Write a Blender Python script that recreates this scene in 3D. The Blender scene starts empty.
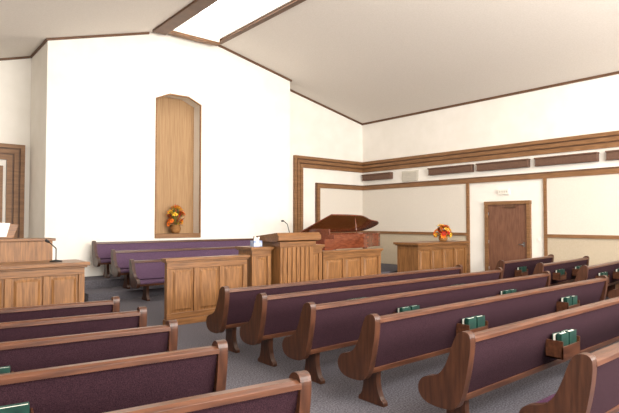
import bpy, math, random
from mathutils import Matrix, Vector
random.seed(7)
S = bpy.context.scene
try:
    S.view_settings.view_transform = 'Standard'
    S.view_settings.look = 'None'
except Exception as e:
    print(e)

# ---------------- materials ----------------
def srgb(r, g, b):
    f = lambda c: ((c/255.0)/12.92 if c/255.0 <= 0.04045 else ((c/255.0+0.055)/1.055)**2.4)
    return (f(r), f(g), f(b), 1)

def mat(name, c1, c2=None, scale=(1,1,1), nscale=4, rough=0.6, bump=0.0, detail=4, lo=0.35, hi=0.65, spec=0.4, metal=0.0):
    m = bpy.data.materials.new(name); m.use_nodes = True
    nt = m.node_tree; b = nt.nodes['Principled BSDF']
    b.inputs['Roughness'].default_value = rough
    b.inputs['Metallic'].default_value = metal
    b.inputs['Specular IOR Level'].default_value = spec
    if c2 is None: c2 = c1
    tc = nt.nodes.new('ShaderNodeTexCoord'); mp = nt.nodes.new('ShaderNodeMapping')
    mp.inputs['Scale'].default_value = scale
    n = nt.nodes.new('ShaderNodeTexNoise'); n.inputs['Scale'].default_value = nscale; n.inputs['Detail'].default_value = detail
    r = nt.nodes.new('ShaderNodeValToRGB')
    r.color_ramp.elements[0].position = lo; r.color_ramp.elements[1].position = hi
    r.color_ramp.elements[0].color = srgb(*c1); r.color_ramp.elements[1].color = srgb(*c2)
    nt.links.new(tc.outputs['Object'], mp.inputs['Vector']); nt.links.new(mp.outputs['Vector'], n.inputs['Vector'])
    nt.links.new(n.outputs['Fac'], r.inputs['Fac']); nt.links.new(r.outputs['Color'], b.inputs['Base Color'])
    if bump > 0:
        bp = nt.nodes.new('ShaderNodeBump'); bp.inputs['Strength'].default_value = bump; bp.inputs['Distance'].default_value = 0.01
        nt.links.new(n.outputs['Fac'], bp.inputs['Height']); nt.links.new(bp.outputs['Normal'], b.inputs['Normal'])
    return m

def emis(name, col, s):
    m = bpy.data.materials.new(name); m.use_nodes = True
    b = m.node_tree.nodes['Principled BSDF']
    b.inputs['Base Color'].default_value = srgb(*col)
    b.inputs['Emission Color'].default_value = srgb(*col); b.inputs['Emission Strength'].default_value = s
    return m

M = {}
M['wall'] = mat('plaster_cream', (238,234,226), (243,239,232), nscale=2, rough=0.9)
M['ceil'] = mat('ceiling_plaster', (222,215,206), (228,221,213), nscale=30, rough=0.95)
M['carpet'] = mat('carpet_grey', (66,64,69), (110,107,114), nscale=60, rough=0.98, bump=0.4, spec=0.1)
M['oak'] = mat('oak_vertical', (106,70,38), (142,99,58), scale=(14,14,1.0), nscale=3, rough=0.42, bump=0.1)
M['oakh'] = mat('oak_horizontal', (100,66,37), (134,92,54), scale=(1,14,14), nscale=3, rough=0.38, bump=0.1)
M['trim'] = mat('trim_oak', (122,86,54), (144,105,70), scale=(1,1,10), nscale=3, rough=0.5)
M['trimd'] = mat('trim_walnut', (92,64,45), (108,76,53), scale=(1,1,10), nscale=3, rough=0.5)
M['pew'] = mat('pew_wood', (66,38,26), (92,57,39), scale=(1.2,10,10), nscale=3, rough=0.32, bump=0.05)
M['pewend'] = mat('pew_end_wood', (54,31,21), (78,47,32), scale=(10,10,1.2), nscale=3, rough=0.35, bump=0.05)
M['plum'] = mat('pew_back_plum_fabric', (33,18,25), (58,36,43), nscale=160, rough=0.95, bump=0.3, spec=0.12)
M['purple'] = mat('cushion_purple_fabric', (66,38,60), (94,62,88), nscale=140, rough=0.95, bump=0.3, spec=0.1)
M['purple_lit'] = mat('choir_purple_fabric_lit', (74,54,76), (102,80,102), nscale=120, rough=0.95, bump=0.3, spec=0.1)  # same purple as the cushions, bright lighting put into a lighter colour
M['book'] = mat('hymnal_green_cover', (12,44,38), (20,60,50), nscale=10, rough=0.5)
M['page'] = mat('book_pages', (225,222,210), (240,238,230), nscale=40, rough=0.8)
M['tanwood'] = mat('niche_tan_wood', (148,116,80), (172,138,100), scale=(30,30,0.6), nscale=3, rough=0.6)
M['tanfab'] = mat('wall_panel_fabric', (214,207,196), (225,218,208), nscale=90, rough=0.95, bump=0.15)
M['dado'] = mat('dado_tan_fabric', (182,168,146), (198,184,162), nscale=90, rough=0.95, bump=0.15)
M['brown'] = mat('fixture_brown', (98,72,58), (108,80,65), nscale=20, rough=0.6)
M['grille'] = mat('grille_beige', (196,190,178), (212,206,194), scale=(1,1,60), nscale=4, rough=0.6)
M['door'] = mat('door_walnut', (108,73,56), (128,89,69), scale=(8,8,1), nscale=3, rough=0.45)
M['mahog'] = mat('piano_mahogany', (98,48,30), (130,70,45), scale=(2,8,8), nscale=3, rough=0.15, spec=0.7)
M['black'] = mat('black_matte', (18,18,20), (24,24,26), rough=0.5)
M['ivory'] = mat('ivory_white', (235,232,222), (245,242,235), rough=0.4)
M['brass'] = mat('brass', (180,150,90), (200,170,110), rough=0.3, metal=0.9)
M['gold'] = mat('piano_gold_plate', (190,150,80), (205,165,95), rough=0.35, metal=0.5)
M['steel'] = mat('steel', (150,150,150), (180,180,180), rough=0.3, metal=0.9)
M['blue'] = mat('tissue_box_blue', (120,140,185), (190,200,225), nscale=12, rough=0.7)
M['orange'] = mat('petal_orange', (225,105,20), (245,140,40), nscale=20, rough=0.7)
M['yellow'] = mat('petal_yellow', (245,190,40), (250,210,80), nscale=20, rough=0.7)
M['red'] = mat('petal_red', (160,30,25), (195,50,35), nscale=20, rough=0.7)
M['leaf'] = mat('leaf_olive', (90,95,40), (130,120,55), nscale=20, rough=0.7)
M['basket'] = mat('basket_wicker', (120,78,40), (175,125,70), scale=(1,1,4), nscale=40, rough=0.8, bump=0.4)
M['glass'] = emis('skylight_diffuser', (255,253,248), 6.0)

# ---------------- mesh builder ----------------
class MB:
    def __init__(s, name):
        s.name = name; s.v = []; s.f = []; s.m = []; s.mats = []; s.sm = []; s.T = Matrix.Identity(4)
    def mi(s, k):
        if k not in s.mats: s.mats.append(k)
        return s.mats.index(k)
    def add(s, vs, fs, k, smooth=False):
        o = len(s.v); i = s.mi(k)
        s.v += [tuple(s.T @ Vector(v)) for v in vs]
        for f in fs:
            s.f.append([o+a for a in f]); s.m.append(i); s.sm.append(smooth)
    def box(s, x0, x1, y0, y1, z0, z1, k):
        vs = [(x0,y0,z0),(x1,y0,z0),(x1,y1,z0),(x0,y1,z0),(x0,y0,z1),(x1,y0,z1),(x1,y1,z1),(x0,y1,z1)]
        s.add(vs, [(0,3,2,1),(4,5,6,7),(0,1,5,4),(1,2,6,5),(2,3,7,6),(3,0,4,7)], k)
    def prism(s, pts, a0, a1, axis, k):
        def P(p, a):
            return {'x':(a,p[0],p[1]), 'y':(p[0],a,p[1]), 'z':(p[0],p[1],a)}[axis]
        n = len(pts)
        vs = [P(p,a0) for p in pts] + [P(p,a1) for p in pts]
        fs = [list(range(n))[::-1], list(range(n,2*n))] + [(i,(i+1)%n,n+(i+1)%n,n+i) for i in range(n)]
        s.add(vs, fs, k)
    def lathe(s, prof, cx, cy, k, n=16, z=0):
        vs = []; fs = []
        for r, h in prof:
            for i in range(n):
                a = 2*math.pi*i/n; vs.append((cx+r*math.cos(a), cy+r*math.sin(a), z+h))
        for j in range(len(prof)-1):
            for i in range(n):
                fs.append((j*n+i, j*n+(i+1)%n, (j+1)*n+(i+1)%n, (j+1)*n+i))
        fs.append(list(range(n))[::-1]); fs.append([(len(prof)-1)*n+i for i in range(n)])
        s.add(vs, fs, k, True)
    def tube(s, a, b, r, k, n=8):
        a = Vector(a); b = Vector(b); d = (b-a).normalized()
        u = d.orthogonal().normalized(); w = d.cross(u)
        vs = [tuple(p + (u*math.cos(2*math.pi*i/n)+w*math.sin(2*math.pi*i/n))*r) for p in (a,b) for i in range(n)]
        s.add(vs, [(i,(i+1)%n,n+(i+1)%n,n+i) for i in range(n)]+[list(range(n))[::-1], list(range(n,2*n))], k, True)
    def build(s, loc=(0,0,0), rot=0, bevel=0.0, seg=2):
        me = bpy.data.meshes.new(s.name); me.from_pydata(s.v, [], s.f)
        for k in s.mats: me.materials.append(M[k])
        for p, i, sm in zip(me.polygons, s.m, s.sm): p.material_index = i; p.use_smooth = sm
        import bmesh
        bm = bmesh.new(); bm.from_mesh(me); bmesh.ops.recalc_face_normals(bm, faces=bm.faces); bm.to_mesh(me); bm.free()
        o = bpy.data.objects.new(s.name, me); S.collection.objects.link(o)
        o.location = loc; o.rotation_euler = (0,0,rot)
        if bevel > 0:
            b = o.modifiers.new('bevel','BEVEL'); b.width = bevel; b.segments = seg; b.limit_method = 'ANGLE'; b.angle_limit = math.radians(40)
        return o

def chaikin(p, it=2):
    for _ in range(it):
        q = []
        for i in range(len(p)):
            a = p[i]; b = p[(i+1)%len(p)]
            q += [(a[0]*.75+b[0]*.25, a[1]*.75+b[1]*.25), (a[0]*.25+b[0]*.75, a[1]*.25+b[1]*.75)]
        p = q
    return p

# ---------------- room ----------------
XL, XR, YB, YF, XC = -1.1, 14.3, -5.0, 13.85, 6.6
YFL = 14.9; ZR = 7.14
def cz(x): return ZR - 0.30*(XC-x) if x < XC else ZR - 0.212*(x-XC)

m = MB('floor'); m.box(XL-.2, XR+.2, YB-.2, 15.2, -0.2, 0, 'carpet'); m.build()

m = MB('wall_left'); m.box(XL-.2, XL, YB, 15.1, 0, cz(XL)+.1, 'wall'); m.build()
m = MB('wall_right'); m.box(XR, XR+.2, YB, 15.1, 0, cz(XR)+.1, 'wall'); m.build()
m = MB('wall_back'); m.prism([(XL-.2,0),(XR+.2,0),(XR+.2,cz(XR)+.1),(XC,ZR+.1),(XL-.2,cz(XL)+.1)], YB-.2, YB, 'y', 'wall'); m.build()

PX0, PX1, PY = 2.97, 10.24, 13.2
NX0, NX1, NZ0, NZ1, NZP = 5.65, 7.02, 1.26, 5.06, 5.24
nc = (NX0+NX1)/2
NTOP = [(NX0,NZ1),(nc-.28,NZP),(nc+.28,NZP),(NX1,NZ1)]
m = MB('wall_front')
def fw(x0, x1, y0, y1, zb=0):
    pts = [(x0,zb),(x1,zb),(x1,cz(x1)+.05)]
    if x0 < XC < x1: pts.append((XC,ZR+.05))
    pts.append((x0,cz(x0)+.05))
    m.prism(pts, y0, y1, 'y', 'wall')
fw(XL, PX0, YFL, YFL+.2)
fw(PX1, XR, YF, YF+.2)
fw(PX0, NX0, PY, YFL+.2)
fw(NX1, PX1, PY, YF+.2)
m.box(NX0, NX1, PY, PY+.6, 0, NZ0, 'wall')
m.prism(NTOP+[(NX1,cz(NX1)+.05),(XC,ZR+.05),(NX0,cz(NX0)+.05)], PY, PY+.6, 'y', 'wall')
m.build()
m = MB('wall_niche')
m.box(NX0-.05, NX1+.05, PY+.45, PY+.55, NZ0, NZP+.05, 'tanwood')
m.build()
m = MB('trim_niche')
m.box(NX0+.01, NX1-.01, PY-.03, PY+.44, NZ0, NZ0+.12, 'trim')
for sx in (NX0, NX1-.035):
    m.box(sx, sx+.035, PY-.015, PY+.03, NZ0+.12, NZ1-.035, 'trim')
m.prism(NTOP+[(x,z-.035) for (x,z) in NTOP[::-1]], PY-.015, PY+.03, 'y', 'trim')
m.build()

SX0, SX1, SY0, SY1 = 5.8, 7.36, 3.5, 12.75
m = MB('ceiling')
def cs(x0, x1, y0, y1):
    m.prism([(x0,cz(x0)),(x1,cz(x1)),(x1,cz(x1)+.15),(x0,cz(x0)+.15)], y0, y1, 'y', 'ceil')
cs(XL-.2, SX0, YB-.2, 15.1); cs(SX1, XR+.2, YB-.2, 15.1)
cs(SX0, XC, YB-.2, SY0); cs(XC, SX1, YB-.2, SY0)
cs(SX0, XC, SY1, 15.1); cs(XC, SX1, SY1, 15.1)
m.build()
m = MB('window_skylight')
ZS = 7.5
m.box(SX0+.002, SX0+.05, SY0+.002, SY1-.002, cz(SX0)-.1, ZS, 'ceil'); m.box(SX1-.05, SX1-.002, SY0+.002, SY1-.002, cz(SX1)-.06, ZS, 'ceil')
m.box(SX0+.05, SX1-.05, SY1-.05, SY1-.002, cz(SX0)-.08, ZS, 'ceil'); m.box(SX0+.05, SX1-.05, SY0+.002, SY0+.05, cz(SX0)-.08, ZS, 'ceil')
m.box(SX0-.05, SX1+.05, SY0-.05, SY1+.05, ZS, ZS+.05, 'glass')
m.build()
m = MB('trim_skylight')
m.box(SX0-.36, SX0, SY0-.2, SY1+.2, cz(SX0)-.17, cz(SX0)+.1, 'trimd')
m.box(SX1, SX1+.15, SY0-.2, SY1+.2, cz(SX1)-.12, cz(SX1)+.1, 'trimd')
for y in (SY0-.2, SY1):
    m.box(SX0, SX1, y, y+.2, cz(SX0)-.12, cz(SX0)+.3, 'trim')
m.build()

m = MB('trim_ceiling')
def ct(x0, x1, y):
    m.prism([(x0,cz(x0)-.055),(x1,cz(x1)-.055),(x1,cz(x1)+.02),(x0,cz(x0)+.02)], y-.05, y, 'y', 'trimd')
ct(XL+.05, PX0-.04, YFL); ct(PX0-.04, SX0-.36, PY); ct(SX1+.15, PX1+.04, PY); ct(PX1, XR-.05, YF)
m.box(XR-.05, XR, YB, YF, cz(XR)-.055, cz(XR)+.02, 'trimd')
m.box(XL, XL+.05, YB, YFL, cz(XL)-.055, cz(XL)+.02, 'trimd')
m.prism([(PY,cz(PX0)-.06),(YFL,cz(PX0)-.06),(YFL,cz(PX0)),(PY,cz(PX0))], PX0-.04, PX0, 'x', 'trimd')
m.build()

# right wall trims
ZO, ZI = 4.0, 3.1
m = MB('trim_right')
DY0, DY1 = 7.15, 8.58
band = ((0,.10,.11,'trim'),(.10,.14,.05,'trimd'),(.14,.24,.09,'trim'),(.24,.28,.04,'trimd'),(.28,.40,.07,'trim'))
for (a,b,d,k) in band:
    m.box(XR-d, XR, YB, YF, ZO-b, ZO-a, k)
    m.box(10.88+b, XR-d, YF-d, YF, ZO-b, ZO-a, k)
    m.box(10.88+a, 10.88+b, YF-d, YF, 0, ZO-a, k)
for (a,b,d,k) in ((0,.05,.06,'trimd'),(.05,.18,.08,'trim')):
    m.box(XR-d, XR, YB, YF, ZI-b, ZI-a, k)
    m.box(11.88+b, XR-d, YF-d, YF, ZI-b, ZI-a, k)
    m.box(11.88+a, 11.88+b, YF-d, YF, 0, ZI-a, k)
for y in (6.68, 9.15, 1.9, -2.5):
    m.box(XR-.065, XR, y, y+.09, 0, ZI-.18, 'trim')
for (a,b) in ((9.24,YF-.09),(YB,6.68)):
    m.box(XR-.09, XR, a, b, 1.27, 1.36, 'trim'); m.box(XR-.06, XR, a, b, 0, .14, 'trimd')
m.box(12.06, XR, YF-.075, YF, 1.27, 1.36, 'trim')
m.build()
m = MB('wall_panels_right')
for (a,b) in ((9.24,YF),(YB,6.68)):
    m.box(XR-.04, XR, a, b, 1.36, ZI-.15, 'tanfab'); m.box(XR-.04, XR, a, b, .1, 1.27, 'dado')
m.box(12.07, XR-.04, YF-.04, YF, 1.36, ZI-.15, 'tanfab'); m.box(12.07, XR-.04, YF-.04, YF, 0, 1.27, 'dado')
m.build()
m = MB('trim_left')
ZL = 3.68
for (a,b,d,k) in band:
    m.box(XL, 2.84-b, YFL-d, YFL, ZL-b, ZL-a, k)
    m.box(2.84-b, 2.84-a, YFL-d, YFL, 0, ZL-a, k)
m.box(XL, 2.24, YFL-.06, YFL, 3.0, 3.12, 'trim'); m.box(2.24, 2.36, YFL-.06, YFL, 0, 3.12, 'trim')
m.build()
m = MB('baseboard_front')
m.box(PX0-.02, PX1+.02, PY-.03, PY, 0, .14, 'trimd')
m.build()

for (a,b) in ((12.3,13.7),(8.98,10.62),(7.16,8.8),(5.32,6.95),(3.5,5.1),(1.7,3.3)):
    m = MB('wall_light_box')
    m.box(-.16, 0, a, b, 3.3, 3.47, 'brown'); m.box(-.19, -.02, a-.02, b+.02, 3.47, 3.51, 'brown'); m.box(-.17,-.02,a-.01,b+.01,3.27,3.3,'brown')
    m.build(loc=(XR,0,0), bevel=.01)
m = MB('speaker_grille')
m.box(-.05, 0, 11.15, 11.85, 3.13, 3.5, 'grille'); 
for i in range(8): m.box(-.065, -.04, 11.2, 11.8, 3.15+i*.041, 3.175+i*.041, 'grille')
m.build(loc=(XR,0,0))
m = MB('door_1')
m.box(-.1, 0, DY0, DY0+.1, 0, 2.22, 'trim'); m.box(-.1, 0, DY1-.1, DY1, 0, 2.22, 'trim'); m.box(-.105, 0, DY0-.01, DY1+.01, 2.22, 2.32, 'trim')
m.box(-.05, 0, DY0+.1, DY1-.1, 0.01, 2.22, 'door')
m.box(-.065, -.05, DY0+.17, DY0+.23, .98, 1.12, 'steel'); m.tube((-.05,DY0+.2,1.05),(-.11,DY0+.2,1.05),.012,'steel'); m.tube((-.11,DY0+.19,1.05),(-.11,DY0+.33,1.05),.012,'steel')
m.box(-.12, -.05, DY0+.45, DY0+.75, 2.12, 2.19, 'trimd')
for z in (.3,1.1,1.95): m.tube((-.06,DY1-.115,z-.05),(-.06,DY1-.115,z+.05),.012,'steel')
m.build(loc=(XR-.002,0,0))
m = MB('exit_sign')
m.box(-.06, 0, 7.8, 8.15, 2.52, 2.68, 'ivory'); m.box(-.065, -.06, 7.82, 8.13, 2.54, 2.66, 'page')
for i in range(4): m.box(-.07, -.065, 7.85+i*.07, 7.89+i*.07, 2.57, 2.63, 'grille')
m.build(loc=(XR,0,0))
m = MB('light_switch')
m.box(-.015, 0, 6.9, 6.98, 1.15, 1.27, 'ivory'); m.box(-.03, -.015, 6.93, 6.95, 1.19, 1.23, 'ivory')
m.build(loc=(XR,0,0))

# ---------------- pews ----------------
END = chaikin([(0.0,.87),(-.005,.80),(.02,.62),(.07,.40),(.12,.30),(.20,.27),(.36,.27),(.44,.30),(.48,.36),(.47,.43),(.42,.48),(.33,.50),(.26,.54),(.2,.64),(.13,.84),(.09,.88),(.04,.89)], 2)
LEG = chaikin([(.2,.34),(.2,.34),(.21,.18),(.16,.06),(.12,.04),(.12,0),(.12,0),(.44,0),(.44,0),(.44,.04),(.40,.06),(.37,.18),(.38,.34),(.38,.34)], 2)
def pew(L, loc, rot, racks=(), rear='plum', seat='purple', name='church_pew', z=0, inset=.24):
    m = MB(name)
    t = .07
    for x0 in (0, L-t):
        m.prism(END, x0, x0+t, 'x', 'pewend')
    for x0 in (inset, L/2-.03, L-inset-.06):
        m.prism(LEG, x0, x0+.06, 'x', 'pewend')
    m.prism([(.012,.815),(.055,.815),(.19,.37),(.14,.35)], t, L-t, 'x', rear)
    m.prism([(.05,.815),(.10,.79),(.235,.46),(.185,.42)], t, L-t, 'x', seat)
    m.prism([(-.006,.81),(-.004,.84),(.03,.852),(.1,.845),(.105,.80),(.055,.81)], t*.9, L-t*.9, 'x', 'pew')
    m.prism([(.13,.33),(.122,.375),(.16,.39),(.2,.37),(.2,.33)], t, L-t, 'x', 'pew')
    m.box(t, L-t, .16, .44, .33, .36, 'pew')
    m.prism(chaikin([(.18,.36),(.46,.36),(.485,.395),(.46,.445),(.18,.435)],1), t, L-t, 'x', seat)
    m.prism([(.43,.325),(.455,.325),(.462,.37),(.438,.37)], t, L-t, 'x', 'pew')
    for rx in racks:
        w = .36
        m.box(rx-w/2, rx+w/2, -.07, .07, .48, .495, 'pew')
        m.box(rx-w/2, rx+w/2, -.085, -.07, .48, .59, 'pew')
        m.box(rx-w/2, rx-w/2+.012, -.085, .07, .48, .64, 'pew'); m.box(rx+w/2-.012, rx+w/2, -.085, .07, .48, .64, 'pew')
        for bx in (rx-.155, rx+.012):
            b0, b1 = bx, bx+.145
            m.box(b0, b1, -.062, -.057, .495, .70, 'book'); m.box(b0, b1, -.025, -.02, .495, .70, 'book')
            m.box(b0, b0+.006, -.062, -.02, .495, .70, 'book')
            m.box(b0+.006, b1-.005, -.057, -.025, .50, .694, 'page')
            b0 += .004
            m.box(b0, b1, -.013, -.008, .495, .69, 'book'); m.box(b0, b1, .017, .022, .495, .69, 'book')
            m.box(b0+.006, b1-.005, -.008, .017, .50, .684, 'page')
    return m.build(loc=(loc[0],loc[1],z), rot=rot, bevel=.006)

for y in [5.62,4.80,3.95,3.08,2.14,1.30]:
    pew(5.2, (3.33,y), 0, racks=(1.5,3.8))
th = math.radians(8)
for x,y in [(2.02,5.62),(1.98,4.78),(1.9,3.95),(1.84,3.06),(1.8,2.13)]:
    L = 2.5
    pew(L, (x-L*math.cos(th), y+L*math.sin(th)), -th, racks=(1.15,))
for y in [5.7,4.86,4.02,3.18,2.34]:
    pew(2.9, (10.15,y), math.radians(5), racks=(.9,2.1))

m = MB('choir_riser'); m.box(3.4, 9.4, 11.3, 12.169, 0, .18, 'carpet'); m.build()
m = MB('choir_riser'); m.box(3.4, 9.4, 12.17, PY-.03, 0, .36, 'carpet'); m.build()
for (x0,x1,y,z) in ((4.2,8.3,11.15,0),(4.1,8.3,12.03,.18),(3.95,8.9,12.93,.36)):
    pew(x1-x0, (x1,y), math.pi, rear='plum', seat='purple_lit', name='choir_bench', z=z)

# ---------------- panelled oak furniture ----------------
def panelled(m, x0, x1, y0, y1, z0, z1, n, over=.04, top=.045):
    m.box(x0+.01, x1-.01, y0+.03, y1, z0, z1-top, 'oak')
    m.box(x0-.01, x1+.01, y0-.015, y1+.01, z0, z0+.1, 'oakh')
    m.box(x0-over, x1+over, y0-over, y1+over, z1-top, z1, 'oakh')
    m.box(x0-over*.5, x1+over*.5, y0-over*.5, y1+over*.5, z1-top-.025, z1-top, 'oakh')
    a = .085
    m.box(x0, x1, y0, y0+.035, z1-top-.13, z1-top, 'oakh'); m.box(x0, x1, y0, y0+.035, z0+.1, z0+.2, 'oakh')
    w = (x1-x0-a)/n
    for i in range(n+1):
        m.box(x0+i*w, x0+i*w+a, y0, y0+.035, z0+.2, z1-top-.13, 'oak')
    for i in range(n):
        p0 = x0+i*w+a+.03; p1 = x0+(i+1)*w-.03; q0 = z0+.23; q1 = z1-top-.16
        e = .035
        vs = [(p0,y0+.028,q0),(p1,y0+.028,q0),(p1,y0+.028,q1),(p0,y0+.028,q1),(p0+e,y0+.008,q0+e),(p1-e,y0+.008,q0+e),(p1-e,y0+.008,q1-e),(p0+e,y0+.008,q1-e)]
        m.add(vs, [(4,5,6,7),(0,1,5,4),(1,2,6,5),(2,3,7,6),(3,0,4,7)], 'oak')

Y0 = 7.9
m = MB('rostrum_modesty_wall')
panelled(m, 3.6, 5.15, Y0, Y0+.12, 0, 1.1, 3)
panelled(m, 7.0, 8.75, Y0, Y0+.12, 0, 1.1, 3)
m.build(bevel=.005)
m = MB('pulpit')
panelled(m, 5.2, 5.63, Y0-.08, Y0+.4, 0, 1.24, 1)
panelled(m, 6.52, 6.95, Y0-.02, Y0+.4, 0, 1.24, 1)
px0, px1 = 5.68, 6.47
m.box(px0, px1, Y0-.3, Y0+.35, 0, 1.3, 'oak')
m.box(px0-.04, px1+.04, Y0-.34, Y0+.36, 0, .12, 'oakh')
for i in range(7):
    x = px0+.05+i*.105
    m.box(x, x+.05, Y0-.325, Y0-.29, .16, 1.22, 'oak')
m.box(px0-.04, px1+.04, Y0-.34, Y0+.38, 1.24, 1.33, 'oakh')
m.prism([(Y0-.4,1.36),(Y0-.4,1.44),(Y0-.34,1.5),(Y0+.42,1.42),(Y0+.42,1.33),(Y0-.3,1.33)], px0-.12, px1+.12, 'x', 'oakh')
m.tube((6.05,Y0-.1,1.47),(6.05,Y0-.02,1.66),.008,'black'); m.tube((6.05,Y0-.02,1.66),(6.05,Y0+.1,1.72),.008,'black'); m.tube((6.05,Y0+.1,1.72),(6.05,Y0+.16,1.72),.018,'black')
m.build(bevel=.006)
m = MB('tissue_box')
m.box(5.33,5.51,Y0+.05,Y0+.18,1.242,1.35,'blue'); m.prism([(5.37,1.35),(5.47,1.35),(5.49,1.42),(5.43,1.39),(5.39,1.44)], Y0+.1,Y0+.13,'y','ivory')
m.build()
m = MB('sacrament_table')
panelled(m, 10.6, 12.8, 8.3, 9.0, 0, 1.16, 4, over=.07, top=.06)
m.build(bevel=.006)
m = MB('organ_desk')
panelled(m, -.6, 2.38, 8.1, 8.7, 0, 1.1, 6, over=.06, top=.055)
m.build(bevel=.006)
m = MB('organ_console')
m.box(.4, 2.1, 8.95, 9.75, 0, 1.02, 'oak')
m.box(.36, 2.12, 8.9, 9.3, 1.02, 1.4, 'oak'); m.box(.32, 2.16, 8.87, 9.34, 1.4, 1.44, 'oakh')
m.box(.5, 2.0, 9.3, 9.75, 1.02, 1.08, 'ivory'); m.box(.5,2.0,9.3,9.6,1.08,1.11,'black'); m.box(.5,2.0,9.3,9.55,1.15,1.2,'ivory')
for s in (.36,2.04): m.prism([(9.3,1.02),(9.78,1.02),(9.78,1.15),(9.3,1.4)], s, s+.08, 'x', 'oak')
m.prism([(.95,1.44),(1.6,1.44),(1.68,1.66),(1.1,1.72)], 9.1, 9.13, 'y', 'oakh')
m.prism([(1.12,1.47),(1.5,1.47),(1.55,1.68),(1.18,1.7)], 9.05, 9.09, 'y', 'page')
m.build(bevel=.006)
m = MB('microphone_stand')
m.lathe([(.09,0),(.09,.015),(.02,.03)], 0, 0, 'black', z=0)
m.tube((0,0,.02),(0,0,.2),.008,'black'); m.tube((0,0,.2),(-.1,0,.3),.008,'black'); m.tube((-.1,0,.3),(-.15,0,.33),.02,'black')
m.build(loc=(2.05,8.4,1.1))

# ---------------- grand piano ----------------
m = MB('floor_platform'); m.box(8.4, 12.6, 9.3, 11.28, 0, .35, 'carpet'); m.box(9.45, 12.6, 11.28, 13.1, 0, .35, 'carpet'); m.build()
m = MB('grand_piano')
ctrl = [(0,0),(.35,0),(.7,.02),(.95,.08),(1.15,.2),(1.32,.33),(1.5,.43),(1.72,.5),(1.86,.64),(1.93,.85),(1.92,1.15),(1.8,1.36),(1.6,1.45),(0,1.45)]
sm = [ctrl[0]]
for i in range(1, len(ctrl)-1):
    a, b, c = ctrl[i-1], ctrl[i], ctrl[i+1]
    sm += [(b[0]*.75+a[0]*.25, b[1]*.75+a[1]*.25), (b[0]*.75+c[0]*.25, b[1]*.75+c[1]*.25)]
sm.append(ctrl[-1])
kx = 1.34
out = [(a*kx,b) for a,b in sm]
cen = (.9*kx,.8)
rz0, rz1 = .64, 1.02
n = len(out)
inn = [(cen[0]+(p[0]-cen[0])*.95, cen[1]+(p[1]-cen[1])*.93) for p in out]
vs = [(p[0],p[1],rz0) for p in out]+[(p[0],p[1],rz1) for p in out]+[(p[0],p[1],rz1) for p in inn]+[(p[0],p[1],rz1-.1) for p in inn]
fs = []
for i in range(n):
    j = (i+1)%n
    fs += [(i,j,n+j,n+i),(n+i,n+j,2*n+j,2*n+i),(2*n+i,2*n+j,3*n+j,3*n+i)]
fs.append(list(range(n))[::-1])
m.add(vs, fs, 'mahog')
m.add([(p[0],p[1],rz1-.1) for p in inn], [list(range(n))], 'gold')
m.box(-.32, 0, 0, 1.45, .6, .68, 'mahog'); m.box(-.32, 0, 0, .06, .68, .9, 'mahog'); m.box(-.32, 0, 1.39, 1.45, .68, .9, 'mahog')
m.box(-.25, -.02, .1, 1.35, .68, .71, 'ivory')
for i in range(36): m.box(-.15, -.03, .12+i*.034, .134+i*.034, .71, .725, 'black')
m.box(.12, .15, .3, 1.15, rz1-.05, rz1+.14, 'mahog')
for (lx,ly) in ((.1,.12),(.1,1.33),(2.1,.9)):
    m.lathe([(.05,.06),(.045,.1),(.05,.3),(.07,.5),(.075,.64)], lx, ly, 'mahog', n=12)
    m.lathe([(.03,0),(.035,.03),(.03,.06)], lx, ly, 'brass', n=10)
m.box(.05,.2,.6,.85,.12,.17,'mahog'); m.tube((.12,.65,.15),(.12,.65,.64),.015,'mahog'); m.tube((.12,.8,.15),(.12,.8,.64),.015,'mahog')
ang = math.radians(20)
m.T = Matrix.Translation((0,1.45,rz1+.01)) @ Matrix.Rotation(-ang,4,'X') @ Matrix.Translation((0,-1.45,0))
m.prism(out, 0, .03, 'z', 'mahog')
m.T = Matrix.Identity(4)
m.tube((1.0,.15,rz1-.02),(1.0,.22,rz1+.43),.012,'mahog')
m.build(loc=(9.05,9.8,.352), rot=0, bevel=.004)

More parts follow.
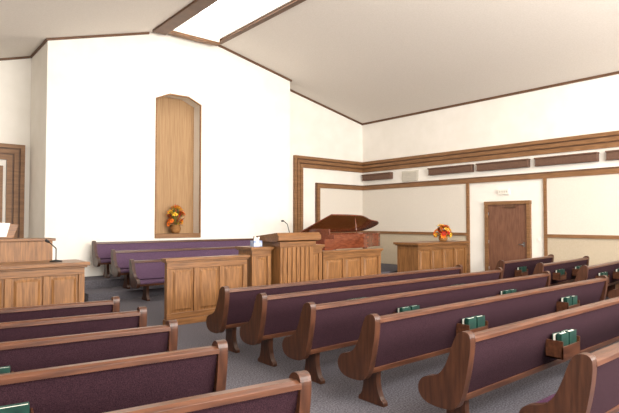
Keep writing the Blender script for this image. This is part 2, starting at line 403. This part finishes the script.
# ---------------- flowers ----------------
def bouquet(name, loc, R, H, vr, vh, n=44):
    m = MB(name)
    m.lathe([(vr*.6,0),(vr*.9,vh*.25),(vr,vh*.6),(vr*.8,vh*.9),(vr*.95,vh),(vr*.85,vh),(vr*.7,vh*.9)], 0, 0, 'basket', n=16)
    cols = ['orange','yellow','orange','red','yellow','orange']
    for i in range(n):
        a = random.uniform(0, 2*math.pi); e = random.uniform(-.15, 1.45)
        rr = random.uniform(.75, 1.0)
        c = Vector((R*rr*math.cos(e)*math.cos(a), R*rr*math.cos(e)*math.sin(a)*.8, vh+ .12*H + (H*.85)*rr*max(-.1,math.sin(e))))
        nrm = (c-Vector((0,0,vh))).normalized()
        m.tube((0,0,vh*.7), tuple(c), .003, 'leaf', n=4)
        k = random.choice(cols); pr = R*random.uniform(.22,.36)
        u = nrm.orthogonal().normalized(); w = nrm.cross(u)
        np_ = 8
        for j in range(np_):
            t = 2*math.pi*j/np_; d = u*math.cos(t)+w*math.sin(t); s = nrm.cross(d)
            p0 = c; p1 = c+d*pr*.55+s*pr*.25+nrm*pr*.25; p2 = c+d*pr+nrm*pr*.1; p3 = c+d*pr*.55-s*pr*.25+nrm*pr*.25
            m.add([tuple(p0),tuple(p1),tuple(p2),tuple(p3)], [(0,1,2),(0,2,3)], k)
        m.tube(tuple(c), tuple(c+nrm*pr*.3), pr*.18, random.choice(['leaf','red','basket']), n=6)
    for i in range(n//2):
        a = random.uniform(0, 2*math.pi); e = random.uniform(-.3, 1.3)
        d = Vector((math.cos(e)*math.cos(a), math.cos(e)*math.sin(a)*.8, math.sin(e)))
        b = Vector((0,0,vh*1.05)); t = b+Vector((d.x*R*1.2, d.y*R*1.2, max(d.z,-.1)*H*1.12)); s = d.cross(Vector((0,0,1))).normalized()*R*.16
        q = b.lerp(t,.6)
        m.add([tuple(b),tuple(q+s),tuple(t),tuple(q-s)], [(0,1,2),(0,2,3)], random.choice(['leaf','red','orange']))
    return m.build(loc=loc)
bouquet('autumn_flower_arrangement', (6.33,PY+.15,NZ0+.122), .27, .56, .14, .24, 54)
bouquet('autumn_flower_arrangement', (12.1,8.6,1.162), .27, .34, .13, .15)

# ---------------- lights ----------------
def area(name, loc, sx, sy, power, target, col=(1,.96,.905)):
    l = bpy.data.lights.new(name,'AREA'); l.shape='RECTANGLE'; l.size=sx; l.size_y=sy; l.energy=power; l.color=col
    o = bpy.data.objects.new(name,l); S.collection.objects.link(o); o.location=loc
    o.rotation_euler = (Vector(target)-Vector(loc)).to_track_quat('-Z','Y').to_euler()
    return o
area('added_fill_light', (6.5,-3,5.2), 10, 2, 1100, (7,12,2.0))  # added fill behind the camera, no real fixture
area('added_fill_light', (1.5,-1.5,4.4), 3, 3, 270, (10,8,2.5))  # second added fill, unseen, for general brightness
area('added_up_fill', (6.0,-3.5,2.4), 11, 1.5, 1400, (5,6,7))  # unseen upward fill added to brighten the ceiling, no cove here
w = bpy.data.worlds.new('world'); S.world = w; w.use_nodes = True
w.node_tree.nodes['Background'].inputs[0].default_value = (1,1,1,1); w.node_tree.nodes['Background'].inputs[1].default_value = 0.5

# ---------------- camera ----------------
c = bpy.data.cameras.new('camera'); co = bpy.data.objects.new('camera', c); S.collection.objects.link(co)
c.sensor_width = 36; c.lens = 512/619*36
co.location = (0,0,1.7); co.rotation_euler = (math.radians(91.73),0,math.radians(-40))
S.camera = co
